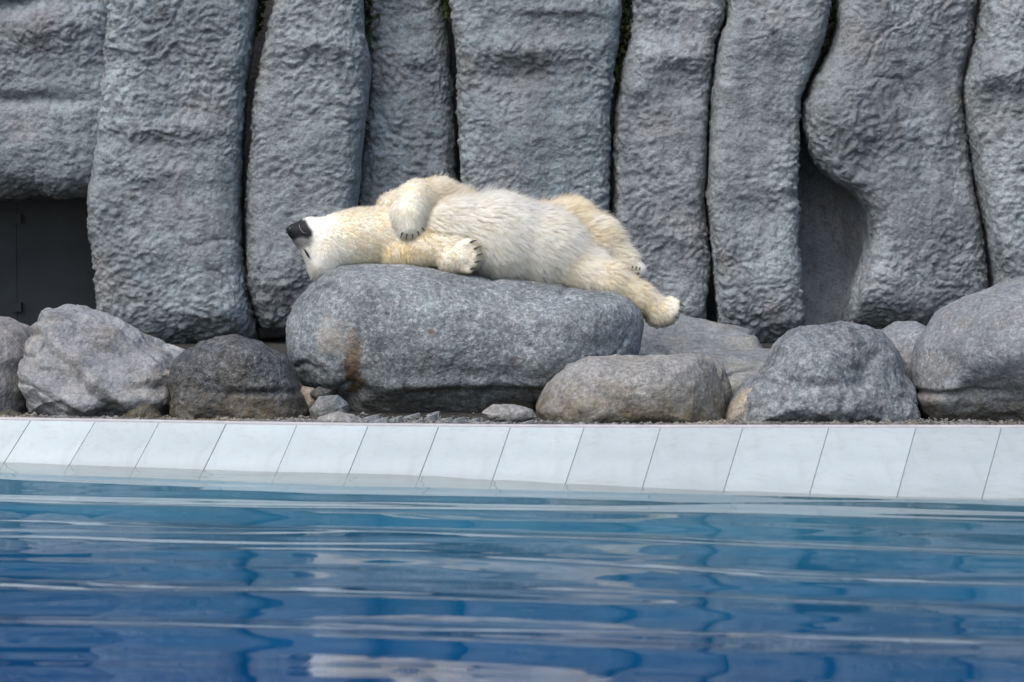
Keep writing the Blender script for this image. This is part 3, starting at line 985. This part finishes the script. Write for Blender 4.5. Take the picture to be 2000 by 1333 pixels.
# gravel
gv, gf = [], []
ico = np.array([[0, 0, 1], [0.9, 0, 0.2], [0.28, 0.85, 0.25], [-0.72, 0.52, 0.2], [-0.72, -0.52, 0.25], [0.28, -0.85, 0.2], [0, 0, -0.6]])
icf = [[0, 1, 2], [0, 2, 3], [0, 3, 4], [0, 4, 5], [0, 5, 1], [6, 2, 1], [6, 3, 2], [6, 4, 3], [6, 5, 4], [6, 1, 5]]
NGR = 9000
gpx = crng.uniform(-60, 2060, NGR)
gyo = 0.06 + np.abs(crng.normal(0, 0.22, NGR))
gp = on_level(gpx, np.interp(gpx, tp_x, tp_y), Z_RIM)
gs = crng.uniform(0.004, 0.011, NGR) * (1 + 1.2 * (crng.uniform(0, 1, NGR) > 0.93))
for i in range(NGR):
    V = ico * crng.uniform(0.65, 1.2, (7, 1)) * gs[i]
    an = crng.uniform(0, 6.28)
    ca, sa = math.cos(an), math.sin(an)
    V = np.stack([V[:, 0] * ca - V[:, 1] * sa, V[:, 0] * sa + V[:, 1] * ca, V[:, 2] * 0.8], -1)
    gv.append(V + [gp[i, 0], gp[i, 1] + gyo[i], Z_RIM + 0.002])
gv = np.vstack(gv)
gf = (np.array(icf)[None] + 7 * np.arange(NGR)[:, None, None]).reshape(-1, 3)
o = add("gravel", mk_mesh("gravel", gv, gf, False), mat_granite("gravel_bits", (0.085, 0.08, 0.072), 0.5, 1.8, 0.6, (0.22, 0.17, 0.09), scale=0.3))
tag(o, "loose dark gravel strewn on the soil behind the rim", "gravel", kind="stuff")

# ------------------------------------------------------------------ polar bear
YB = 16.45
S = YB / CP / FPX * 1.0           # metres per photograph pixel at the bear (about)
BO = at(900, 450, YB)


def L(px, py, d):
    """bear point: photograph direction plus d metres towards the pool"""
    return at(px, py, YB - d) - BO


# each: group, a=(px,py,d,r_px), b=(...), fur length, yellow 0..1
PR = []


def cone(g, a, b_, ln, yel, flow=None):
    A = L(*a[:3])
    B = L(*b_[:3])
    PR.append(dict(g=g, a=A, b=B, ra=a[3] * S, rb=b_[3] * S, ln=ln, y=yel, f=flow))


# trunk
cone(0, (870, 460, 0.00, 73), (975, 466, 0.03, 74), 0.060, 0.02, (1, 0, -0.35))
cone(0, (975, 466, 0.03, 74), (1070, 487, 0.02, 65), 0.062, 0.03, (1, 0, -0.4))
cone(0, (1070, 487, 0.02, 65), (1150, 519, 0.00, 44), 0.045, 0.12, (1, 0, -0.45))
cone(0, (800, 462, 0.00, 60), (870, 460, 0.00, 70), 0.035, 0.22, (1, 0, -0.4))
cone(0, (700, 464, 0.02, 54), (800, 462, 0.00, 60), 0.020, 0.38, (1, 0, -0.3))
cone(0, (660, 470, 0.03, 48), (705, 478, 0.02, 48), 0.014, 0.22, (1, 0, -0.2))
# head
cone(0, (652, 488, 0.03, 47), (640, 512, 0.02, 36), 0.012, 0.12, (0.6, 0, -0.5))
cone(0, (640, 512, 0.02, 34), (632, 528, 0.00, 20), 0.012, 0.25, (0.6, 0, -0.5))
cone(0, (646, 464, 0.05, 38), (604, 453, 0.08, 24), 0.006, 0.0, (1, 0, 0.1))
cone(0, (604, 453, 0.08, 24), (570, 449, 0.10, 8), 0.003, 0.0, (1, 0, 0.0))
cone(0, (578, 456, 0.08, 9), (634, 500, 0.06, 36), 0.006, 0.0, (0.6, 0, -0.6))
cone(0, (664, 532, -0.13, 12), (672, 536, -0.15, 11), 0.012, 0.3, (0.5, 0, -0.5))   # ear, turned away
# upper foreleg, folded over the chest
cone(1, (900, 418, -0.04, 42), (858, 386, 0.00, 32), 0.045, 0.30, (0.5, 0, 1.0))
cone(1, (858, 386, 0.00, 32), (812, 388, 0.10, 31), 0.022, 0.45, (1, 0, 0.2))
cone(1, (812, 388, 0.10, 33), (798, 420, 0.20, 30), 0.018, 0.25, (0.1, 0, -1))
cone(1, (798, 420, 0.20, 30), (800, 441, 0.22, 24), 0.014, 0.12, (0.1, 0, -1))
cone(1, (770, 412, -0.02, 34), (840, 392, -0.02, 36), 0.022, 0.45, (1, 0, 0.3))
# lower foreleg on the rock
cone(2, (775, 492, 0.10, 32), (830, 484, 0.17, 33), 0.022, 0.62, (0.5, 0, -0.8))
cone(2, (830, 484, 0.17, 33), (890, 488, 0.20, 31), 0.020, 0.30, (1, 0, -0.3))
cone(2, (885, 482, 0.17, 30), (940, 502, 0.13, 29), 0.022, 0.02, (1, 0, -0.5))
cone(3, (884, 506, 0.25, 29), (908, 503, 0.27, 29), 0.018, 0.32, (1, 0, -0.1))
for yy, xx in ((476, 914), (488, 923), (501, 926), (514, 923), (526, 914)):
    cone(3, (900, 501 + (yy - 501) * 0.7, 0.30, 12), (xx, yy, 0.325, 9.5), 0.007, 0.35, (1, 0, 0.1))
# far hind leg
cone(4, (1060, 448, -0.14, 42), (1110, 446, -0.12, 46), 0.058, 0.55, (1, 0, 0.7))
cone(4, (1110, 446, -0.12, 46), (1168, 474, -0.06, 41), 0.055, 0.45, (1, 0, 0.3))
cone(4, (1168, 474, -0.06, 41), (1214, 507, -0.01, 24), 0.040, 0.22, (1, 0, -0.2))
cone(4, (1212, 508, -0.01, 20), (1240, 527, 0.02, 15), 0.012, 0.20, (1, 0, -0.6))
cone(4, (1236, 520, 0.00, 12), (1252, 528, 0.01, 9), 0.010, 0.0, (1, 0, -0.6))
# near hind leg
cone(5, (1110, 522, 0.09, 36), (1190, 548, 0.13, 31), 0.040, 0.25, (1, 0, -0.3))
cone(5, (1190, 548, 0.13, 31), (1250, 580, 0.13, 24), 0.034, 0.40, (1, 0, -0.3))
cone(5, (1250, 580, 0.13, 23), (1288, 606, 0.12, 24), 0.018, 0.42, (1, 0, -0.6))
cone(5, (1284, 616, 0.12, 20), (1300, 612, 0.12, 20), 0.018, 0.40, (1, 0, -0.4))
for xx, yy, dd in ((1309, 588, 0.10), (1320, 595, 0.13), (1319, 606, 0.15), (1311, 617, 0.155), (1300, 624, 0.14)):
    cone(5, (1292, 606, 0.12, 16), (xx, yy, dd, 9), 0.008, 0.35, (1, 0, -0.2))

GK = {0: 0.06, 1: 0.03, 2: 0.03, 3: 0.012, 4: 0.04, 5: 0.03}


def seg(P, p):
    ab = p["b"] - p["a"]
    t = np.clip(((P - p["a"].astype(np.float32)) @ ab.astype(np.float32)) / (ab @ ab), 0, 1)
    q = p["a"].astype(np.float32) + t[..., None] * ab.astype(np.float32)
    return np.linalg.norm(P - q, axis=-1) - (p["ra"] + t * (p["rb"] - p["ra"]))


def smin(a, b_, k):
    h = np.clip(0.5 + 0.5 * (b_ - a) / k, 0, 1)
    return b_ + (a - b_) * h - k * h * (1 - h)


allp = np.array([p[e] for p in PR for e in ("a", "b")])
lo = allp.min(0) - 0.26
hi = allp.max(0) + 0.26
VX = 0.0105
ng = np.ceil((hi - lo) / VX).astype(int)
gx_, gy_, gz_ = [lo[i] + VX * np.arange(ng[i]) for i in range(3)]
GP = np.stack(np.meshgrid(gx_, gy_, gz_, indexing='ij'), -1).astype(np.float32)
FLD = np.full(GP.shape[:3], 9.0, np.float32)
for g in GK:
    fg = np.full(FLD.shape, 9.0, np.float32)
    for p in PR:
        if p["g"] != g:
            continue
        m0 = np.minimum(p["a"], p["b"]) - max(p["ra"], p["rb"]) - 0.12
        m1 = np.maximum(p["a"], p["b"]) + max(p["ra"], p["rb"]) + 0.12
        i0 = np.clip(((m0 - lo) / VX).astype(int), 0, ng)
        i1 = np.clip(((m1 - lo) / VX).astype(int) + 1, 0, ng)
        sl_ = tuple(slice(i0[k], i1[k]) for k in range(3))
        fg[sl_] = smin(fg[sl_], seg(GP[sl_], p), GK[g])
    FLD = smin(FLD, fg, 0.035 if g == 5 else 0.018)


def surface_nets(F, lo, h):
    nx, ny, nz = F.shape
    neg = F < 0
    idx = np.zeros((nx - 1, ny - 1, nz - 1), np.int32)
    cnt = np.zeros(idx.shape, np.float32)
    acc = np.zeros(idx.shape + (3,), np.float32)
    cor = [(i, j, k) for i in (0, 1) for j in (0, 1) for k in (0, 1)]

    def sub(A, c):
        return A[c[0]:nx - 1 + c[0], c[1]:ny - 1 + c[1], c[2]:nz - 1 + c[2]]
    for c in cor:
        for ax_ in range(3):
            if c[ax_]:
                continue
            c2 = list(c)
            c2[ax_] = 1
            f0, f1 = sub(F, c), sub(F, c2)
            cr = (f0 < 0) != (f1 < 0)
            t = np.where(cr, f0 / np.where(cr, f0 - f1, 1), 0)
            for a_ in range(3):
                acc[..., a_] += np.where(cr, c[a_] + (t if a_ == ax_ else 0), 0)
            cnt += cr
    act = cnt > 0
    idx[act] = np.arange(act.sum())
    ii = np.argwhere(act)
    V = (ii + acc[act] / cnt[act][:, None]) * h + lo
    Q = []
    for ax_ in range(3):
        s0 = [slice(1, -1)] * 3
        s1 = [slice(1, -1)] * 3
        s0[ax_] = slice(0, -1)
        s1[ax_] = slice(1, None)
        a, b_ = neg[tuple(s0)], neg[tuple(s1)]
        e = np.argwhere(a != b_)
        flip = a[tuple(e.T)]
        off = [1, 1, 1]
        off[ax_] = 0
        e = e + off
        u, v = [(1, 2), (2, 0), (0, 1)][ax_]
        du = np.zeros(3, int)
        dv = np.zeros(3, int)
        du[u] = 1
        dv[v] = 1
        q = np.stack([idx[tuple((e - du - dv).T)], idx[tuple((e - dv).T)], idx[tuple(e.T)], idx[tuple((e - du).T)]], -1)
        q[~flip] = q[~flip][:, ::-1]
        Q.append(q)
    return V, np.vstack(Q)


BV, BF = surface_nets(FLD, lo, VX)
BN = vert_normals(BV, BF)
BV = BV + BN * (0.006 * fbm(BV * 14, 2, 55))[:, None]


def to_px(P):
    Wd = P + BO - np.array([0, 0, CAM_H])
    zc = Wd[:, 1] * CP - Wd[:, 2] * SP
    yc = Wd[:, 1] * SP + Wd[:, 2] * CP
    return 1000 + FPX * Wd[:, 0] / zc, 666.5 - FPX * yc / zc


# coat: weights of the nearest body pieces give length, yellowing and lie
FPR = [p for p in PR]


def coat(P):
    ws = np.zeros(len(P), np.float32)
    ln = np.zeros(len(P), np.float32)
    ye = np.zeros(len(P), np.float32)
    fl_ = np.zeros((len(P), 3), np.float32)
    P32 = P.astype(np.float32)
    for p in FPR:
        d = seg(P32, p)
        w_ = np.exp(-np.maximum(d, -0.02) / 0.010)
        ws += w_
        ln += w_ * p["ln"]
        ye += w_ * p["y"]
        f = np.array(p["f"], np.float32)
        fl_ += w_[:, None] * (f / np.linalg.norm(f))
    ws = np.maximum(ws, 1e-12)
    return ln / ws, 1.0 * ye / ws, fl_ / ws[:, None]


def poly_dist(x, y, poly):
    """signed distance to a polygon, negative inside"""
    p = np.array(poly, float)
    d = np.full(len(x), 1e9)
    ins = np.zeros(len(x), bool)
    for k in range(len(p)):
        a0, b0 = p[k], p[(k + 1) % len(p)]
        e = b0 - a0
        t = np.clip(((x - a0[0]) * e[0] + (y - a0[1]) * e[1]) / (e @ e), 0, 1)
        d = np.minimum(d, np.hypot(x - a0[0] - t * e[0], y - a0[1] - t * e[1]))
        ins ^= ((a0[1] > y) != (b0[1] > y)) & (x < e[0] * (y - a0[1]) / (e[1] if e[1] else 1e-9) + a0[0])
    return np.where(ins, -d, d)


def coat_color(P, ye):
    mott = fbm(P * 7, 3, 61)
    curl = fbm(P * 22, 2, 63)
    y = np.clip(ye + 0.7 * mott * (0.12 + ye) + 0.9 * curl * (0.10 + ye), 0, 1)[:, None]
    white = np.array([0.97, 0.945, 0.875])
    yel = np.array([0.94, 0.76, 0.44])
    c = white * (1 - y) + yel * y
    # dark snout
    px, py = to_px(P)
    tip = smooth(3.5, -3.5, poly_dist(px, py, [(540, 436), (568, 433), (584, 427), (597, 429), (606, 442), (611, 455), (611, 463), (602, 467), (592, 464), (576, 469), (560, 470), (540, 462)]) + 3 * mott + 3 * curl)
    gry = smooth(9, -5, poly_dist(px, py, [(556, 458), (575, 462), (603, 462), (610, 470), (604, 480), (592, 484), (578, 482), (560, 470)]) + 5 * mott)
    c = c * (1 - 0.75 * gry[:, None]) + np.array([0.10, 0.11, 0.12]) * 0.75 * gry[:, None]
    c = c * (1 - tip[:, None]) + np.array([0.010, 0.011, 0.013]) * tip[:, None]
    return c, tip


ln, ye, flw = coat(BV)
BC, tipv = coat_color(BV, ye)
bme = mk_mesh("polar_bear", BV, BF)
ca_ = bme.attributes.new("fur_color", 'FLOAT_COLOR', 'POINT')
ca_.data.foreach_set("color", np.c_[BC * 0.9, np.ones(len(BC))].astype(np.float32).ravel())
bear = add("polar_bear", bme, mat_skin(), None, BO)
tag(bear, "cream white polar bear asleep on its back across the large boulder", "polar bear")

# fur strands
NS = 210000
a, b_, c_, d_ = BV[BF[:, 0]], BV[BF[:, 1]], BV[BF[:, 2]], BV[BF[:, 3]]
area = 0.5 * np.linalg.norm(np.cross(c_ - a, d_ - b_), axis=1)
front = BN[BF[:, 0]][:, 1] < 0.35
wgt = area * np.where(front, 1.0, 0.35)
fi = rng.choice(len(BF), NS, p=wgt / wgt.sum())
u_, v_ = rng.random(NS)[:, None], rng.random(NS)[:, None]
RP = (a[fi] * (1 - u_) + b_[fi] * u_) * (1 - v_) + (d_[fi] * (1 - u_) + c_[fi] * u_) * v_
NR = BN[BF[fi, 0]]
ln, ye, flw = coat(RP)
SC, tips = coat_color(RP, ye)
flw = flw + 0.35 * np.stack([fbm(RP * 6, 2, 70), fbm(RP * 6, 2, 71), fbm(RP * 6, 2, 72)], -1)
flw = flw - NR * (flw * NR).sum(1, keepdims=True)
flw /= np.maximum(np.linalg.norm(flw, axis=1, keepdims=True), 1e-6)
lift = 0.62 + 0.25 * fbm(RP * 9, 2, 75)
stray = rng.random(NS) < 0.10
lift = np.where(stray, lift + 0.9, lift)
dirv = flw + NR * lift[:, None] + rng.normal(0, 0.10, (NS, 3))
dirv /= np.linalg.norm(dirv, axis=1, keepdims=True)
length = ln * 1.5 * rng.uniform(0.65, 1.15, NS) * (1 + 0.35 * fbm(RP * 11, 2, 77)) * (1 - 0.75 * tips) * np.where(stray, 1.2, 1.0)
# clumps
NC = 9000
ci = rng.choice(NS, NC, replace=False)
kd = kdtree.KDTree(NC)
for k in range(NC):
    kd.insert(RP[ci[k]], k)
kd.balance()
near = np.fromiter((kd.find(RP[i])[1] for i in range(NS)), np.int64, NS)
tip_free = RP + dirv * length[:, None]
tip_cl = (RP + dirv * length[:, None])[ci][near]
offc = tip_cl - tip_free
lim = np.minimum(1.0, 0.6 * length / np.maximum(np.linalg.norm(offc, axis=1), 1e-6))
offc = offc * (lim * np.where(stray, 0.2, 1.0))[:, None]
KP = 5
ts = np.linspace(0, 1, KP)
strand = np.empty((NS, KP, 3), np.float32)
sag = np.array([0, 0, -1.0]) * (length * 0.15)[:, None]
for k, t in enumerate(ts):
    strand[:, k] = RP + dirv * (length * t)[:, None] + offc * (0.55 * t * t) + sag * t * t - NR * (0.002 * (1 - t))
hc = bpy.data.hair_curves.new("fur")
hc.add_curves([KP] * NS)
hc.attributes["position"].data.foreach_set("vector", strand.ravel())
ra = hc.attributes.get("radius") or hc.attributes.new("radius", 'FLOAT', 'POINT')
ra.data.foreach_set("value", np.tile(np.array([0.0008, 0.0008, 0.0007, 0.00045, 0.0001], np.float32), NS))
fc = hc.attributes.new("fur_color", 'FLOAT_COLOR', 'CURVE')
cvar = rng.normal(0, 1, (NC, 1))[near]
SC = SC * np.clip(1.0 + 0.055 * cvar, 0.82, 1.06) * rng.uniform(0.95, 1.04, (NS, 1))
SC = SC * np.array([1.0, 1.0, 1.0]) - np.clip(cvar, -1, 0) * np.array([0.0, -0.012, -0.04]) * (SC[:, :1] > 0.5)
fc.data.foreach_set("color", np.c_[np.clip(SC, 0, 0.98), np.ones(NS)].astype(np.float32).ravel())
cn = hc.attributes.new("coat_normal", 'FLOAT_VECTOR', 'CURVE')
nrm_ = NR + 0.12 * dirv + np.array([0, -0.08, 0.25]) + rng.normal(0, 0.10, (NS, 3))
nrm_ /= np.linalg.norm(nrm_, axis=1, keepdims=True)
cn.data.foreach_set("vector", nrm_.astype(np.float32).ravel())
fo = bpy.data.objects.new("fur", hc)
hc.materials.append(mat_fur())
fo.parent = bear
col.objects.link(fo)

# nose, eye, lip line, claws, pads
M_black = mat_plain("black_wet_nose", (0.012, 0.012, 0.014), 0.3, 0.3, 60, 0.4, 0.5, 0.002)
M_claw = mat_plain("dark_horn_claw", (0.045, 0.042, 0.04), 0.35, 0.3, 50, 0.1, 0.5)
M_lip = mat_plain("grey_lip", (0.16, 0.15, 0.15), 0.4, 0.2, 50, 0.1)
M_pad = mat_plain("brown_black_pad", (0.035, 0.025, 0.018), 0.6, 0.3, 60, 0.4)


def tube(pts, rad, n=10):
    pts = np.array(pts, float)
    T = np.gradient(pts, axis=0)
    T /= np.linalg.norm(T, axis=1, keepdims=True)
    ref = np.array([0.0, 1.0, 0.13])
    U = np.cross(T, ref)
    U /= np.linalg.norm(U, axis=1, keepdims=True)
    W_ = np.cross(T, U)
    an = np.linspace(0, 2 * math.pi, n, endpoint=False)
    V = pts[:, None] + np.asarray(rad)[:, None, None] * (np.cos(an)[None, :, None] * U[:, None] + np.sin(an)[None, :, None] * W_[:, None])
    F = grid_faces(n, len(pts), True)
    V = V.reshape(-1, 3)
    m0 = len(V)
    V = np.vstack([V, pts[:1], pts[-1:]])
    caps = []
    for i in range(0, n):
        caps.append([(i + 1) % n, i, m0, m0])
        caps.append([m0 - n + i, m0 - n + (i + 1) % n, m0 + 1, m0 + 1])
    faces = [tuple(f) for f in F] + [tuple(dict.fromkeys(f)) for f in caps]
    me = bpy.data.meshes.new("tube")
    me.from_pydata([tuple(v) for v in V], [], faces)
    me.polygons.foreach_set("use_smooth", np.ones(len(me.polygons), bool))
    return me


def bend(p0, p1, p2, n=6):
    t = np.linspace(0, 1, n)[:, None]
    return (1 - t) ** 2 * p0 + 2 * t * (1 - t) * p1 + t * t * p2


def surf_d(px, py):
    """how far towards the pool the bear's coat stands in that direction"""
    qx, qy = PXV
    m_ = np.hypot(qx - px, qy - py) < 5
    return (YB - (BV[m_, 1] + BO[1])).max() if m_.any() else 0.1


PXV = to_px(BV)
# nose: a broad rounded pad with two nostrils
nd, nf = cube_sphere(10)
nv = nd * np.array([0.022, 0.032, 0.027])
nv[:, 0] += 0.010 * (nd[:, 2] ** 2)
nv = nv * (1 + 0.06 * fbm(nd * 3, 2, 3))[:, None]
nose_o = add("nose", mk_mesh("nose", nv, nf), M_black, bear, L(566, 450, 0.10))
nose_o["label"] = "black leathery nose"
for dz_, dd in ((0.010, 0.03), (-0.012, 0.028)):
    me = tube(bend(np.array([-0.022, -dd, dz_]), np.array([-0.012, -dd - 0.008, dz_]), np.array([-0.002, -dd - 0.004, dz_ * 1.4])), np.array([0.002, 0.005, 0.006, 0.005, 0.004, 0.002]), 8)
    add("nostril", me, M_black, nose_o)
# eye
ep = [(593, 486), (596, 490), (599, 495), (602, 500), (605, 505)]
me = tube(np.vstack([L(x, y, surf_d(x, y) + 0.004) for x, y in ep]), [0.002, 0.0055, 0.007, 0.006, 0.002], 10)
eye = add("eye", me, M_black, bear)
# lip
lp = [(584, 438), (586, 447), (592, 455), (600, 456)]
lip_pts = [L(x, y, surf_d(x, y) + 0.002) for x, y in lp]
me = tube(np.vstack([lip_pts[0], (lip_pts[0] + lip_pts[1]) / 2, lip_pts[1], lip_pts[2], lip_pts[3]]), [0.001, 0.0022, 0.0025, 0.0025, 0.001], 8)
add("lip", me, M_lip, bear)


def claw(p, q, sag_=0.006, r=0.0065):
    A, B = L(*p), L(*q)
    mid = (A + B) / 2 + np.array([0, -0.008, sag_])
    add("claw", tube(bend(A, mid, B), [r * 0.9, r, r * 0.85, r * 0.65, r * 0.4, r * 0.08], 8), M_claw, bear)


for (x, y), (x2, y2) in (((917, 475), (936, 469)), ((926, 487), (944, 481)), ((930, 500), (947, 496)), ((927, 513), (944, 511)), ((918, 526), (934, 525))):
    claw((x, y, 0.345), (x2 - 3, y2, 0.338), 0.005, 0.0065)
for x, y, x2, y2 in ((786, 454, 782, 466), (795, 457, 793, 470), (806, 457, 806, 469), (816, 452, 819, 463), (824, 444, 830, 453)):
    claw((x, y, 0.285), (x2, y2, 0.272), 0.0, 0.005)
for x, y, x2, y2, d1 in ((1318, 588, 1333, 593, 0.13), (1328, 594, 1338, 600, 0.15), (1326, 606, 1335, 612, 0.17), (1318, 618, 1326, 624, 0.18), (1306, 626, 1312, 634, 0.165)):
    claw((x, y, d1), (x2, y2, d1), 0.002, 0.006)
for x, y, x2, y2 in ((1228, 523, 1222, 530), (1236, 521, 1231, 529), (1244, 521, 1240, 530), (1250, 523, 1247, 530)):
    claw((x, y, 0.075), (x2, y2, 0.085), 0.0, 0.005)
pv = nd * np.array([0.018, 0.012, 0.014])
add("paw_pad", mk_mesh("paw_pad", pv, nf), M_pad, bear, L(1244, 536, 0.055))
print("bear verts", len(BV), "px per m", 1 / S)
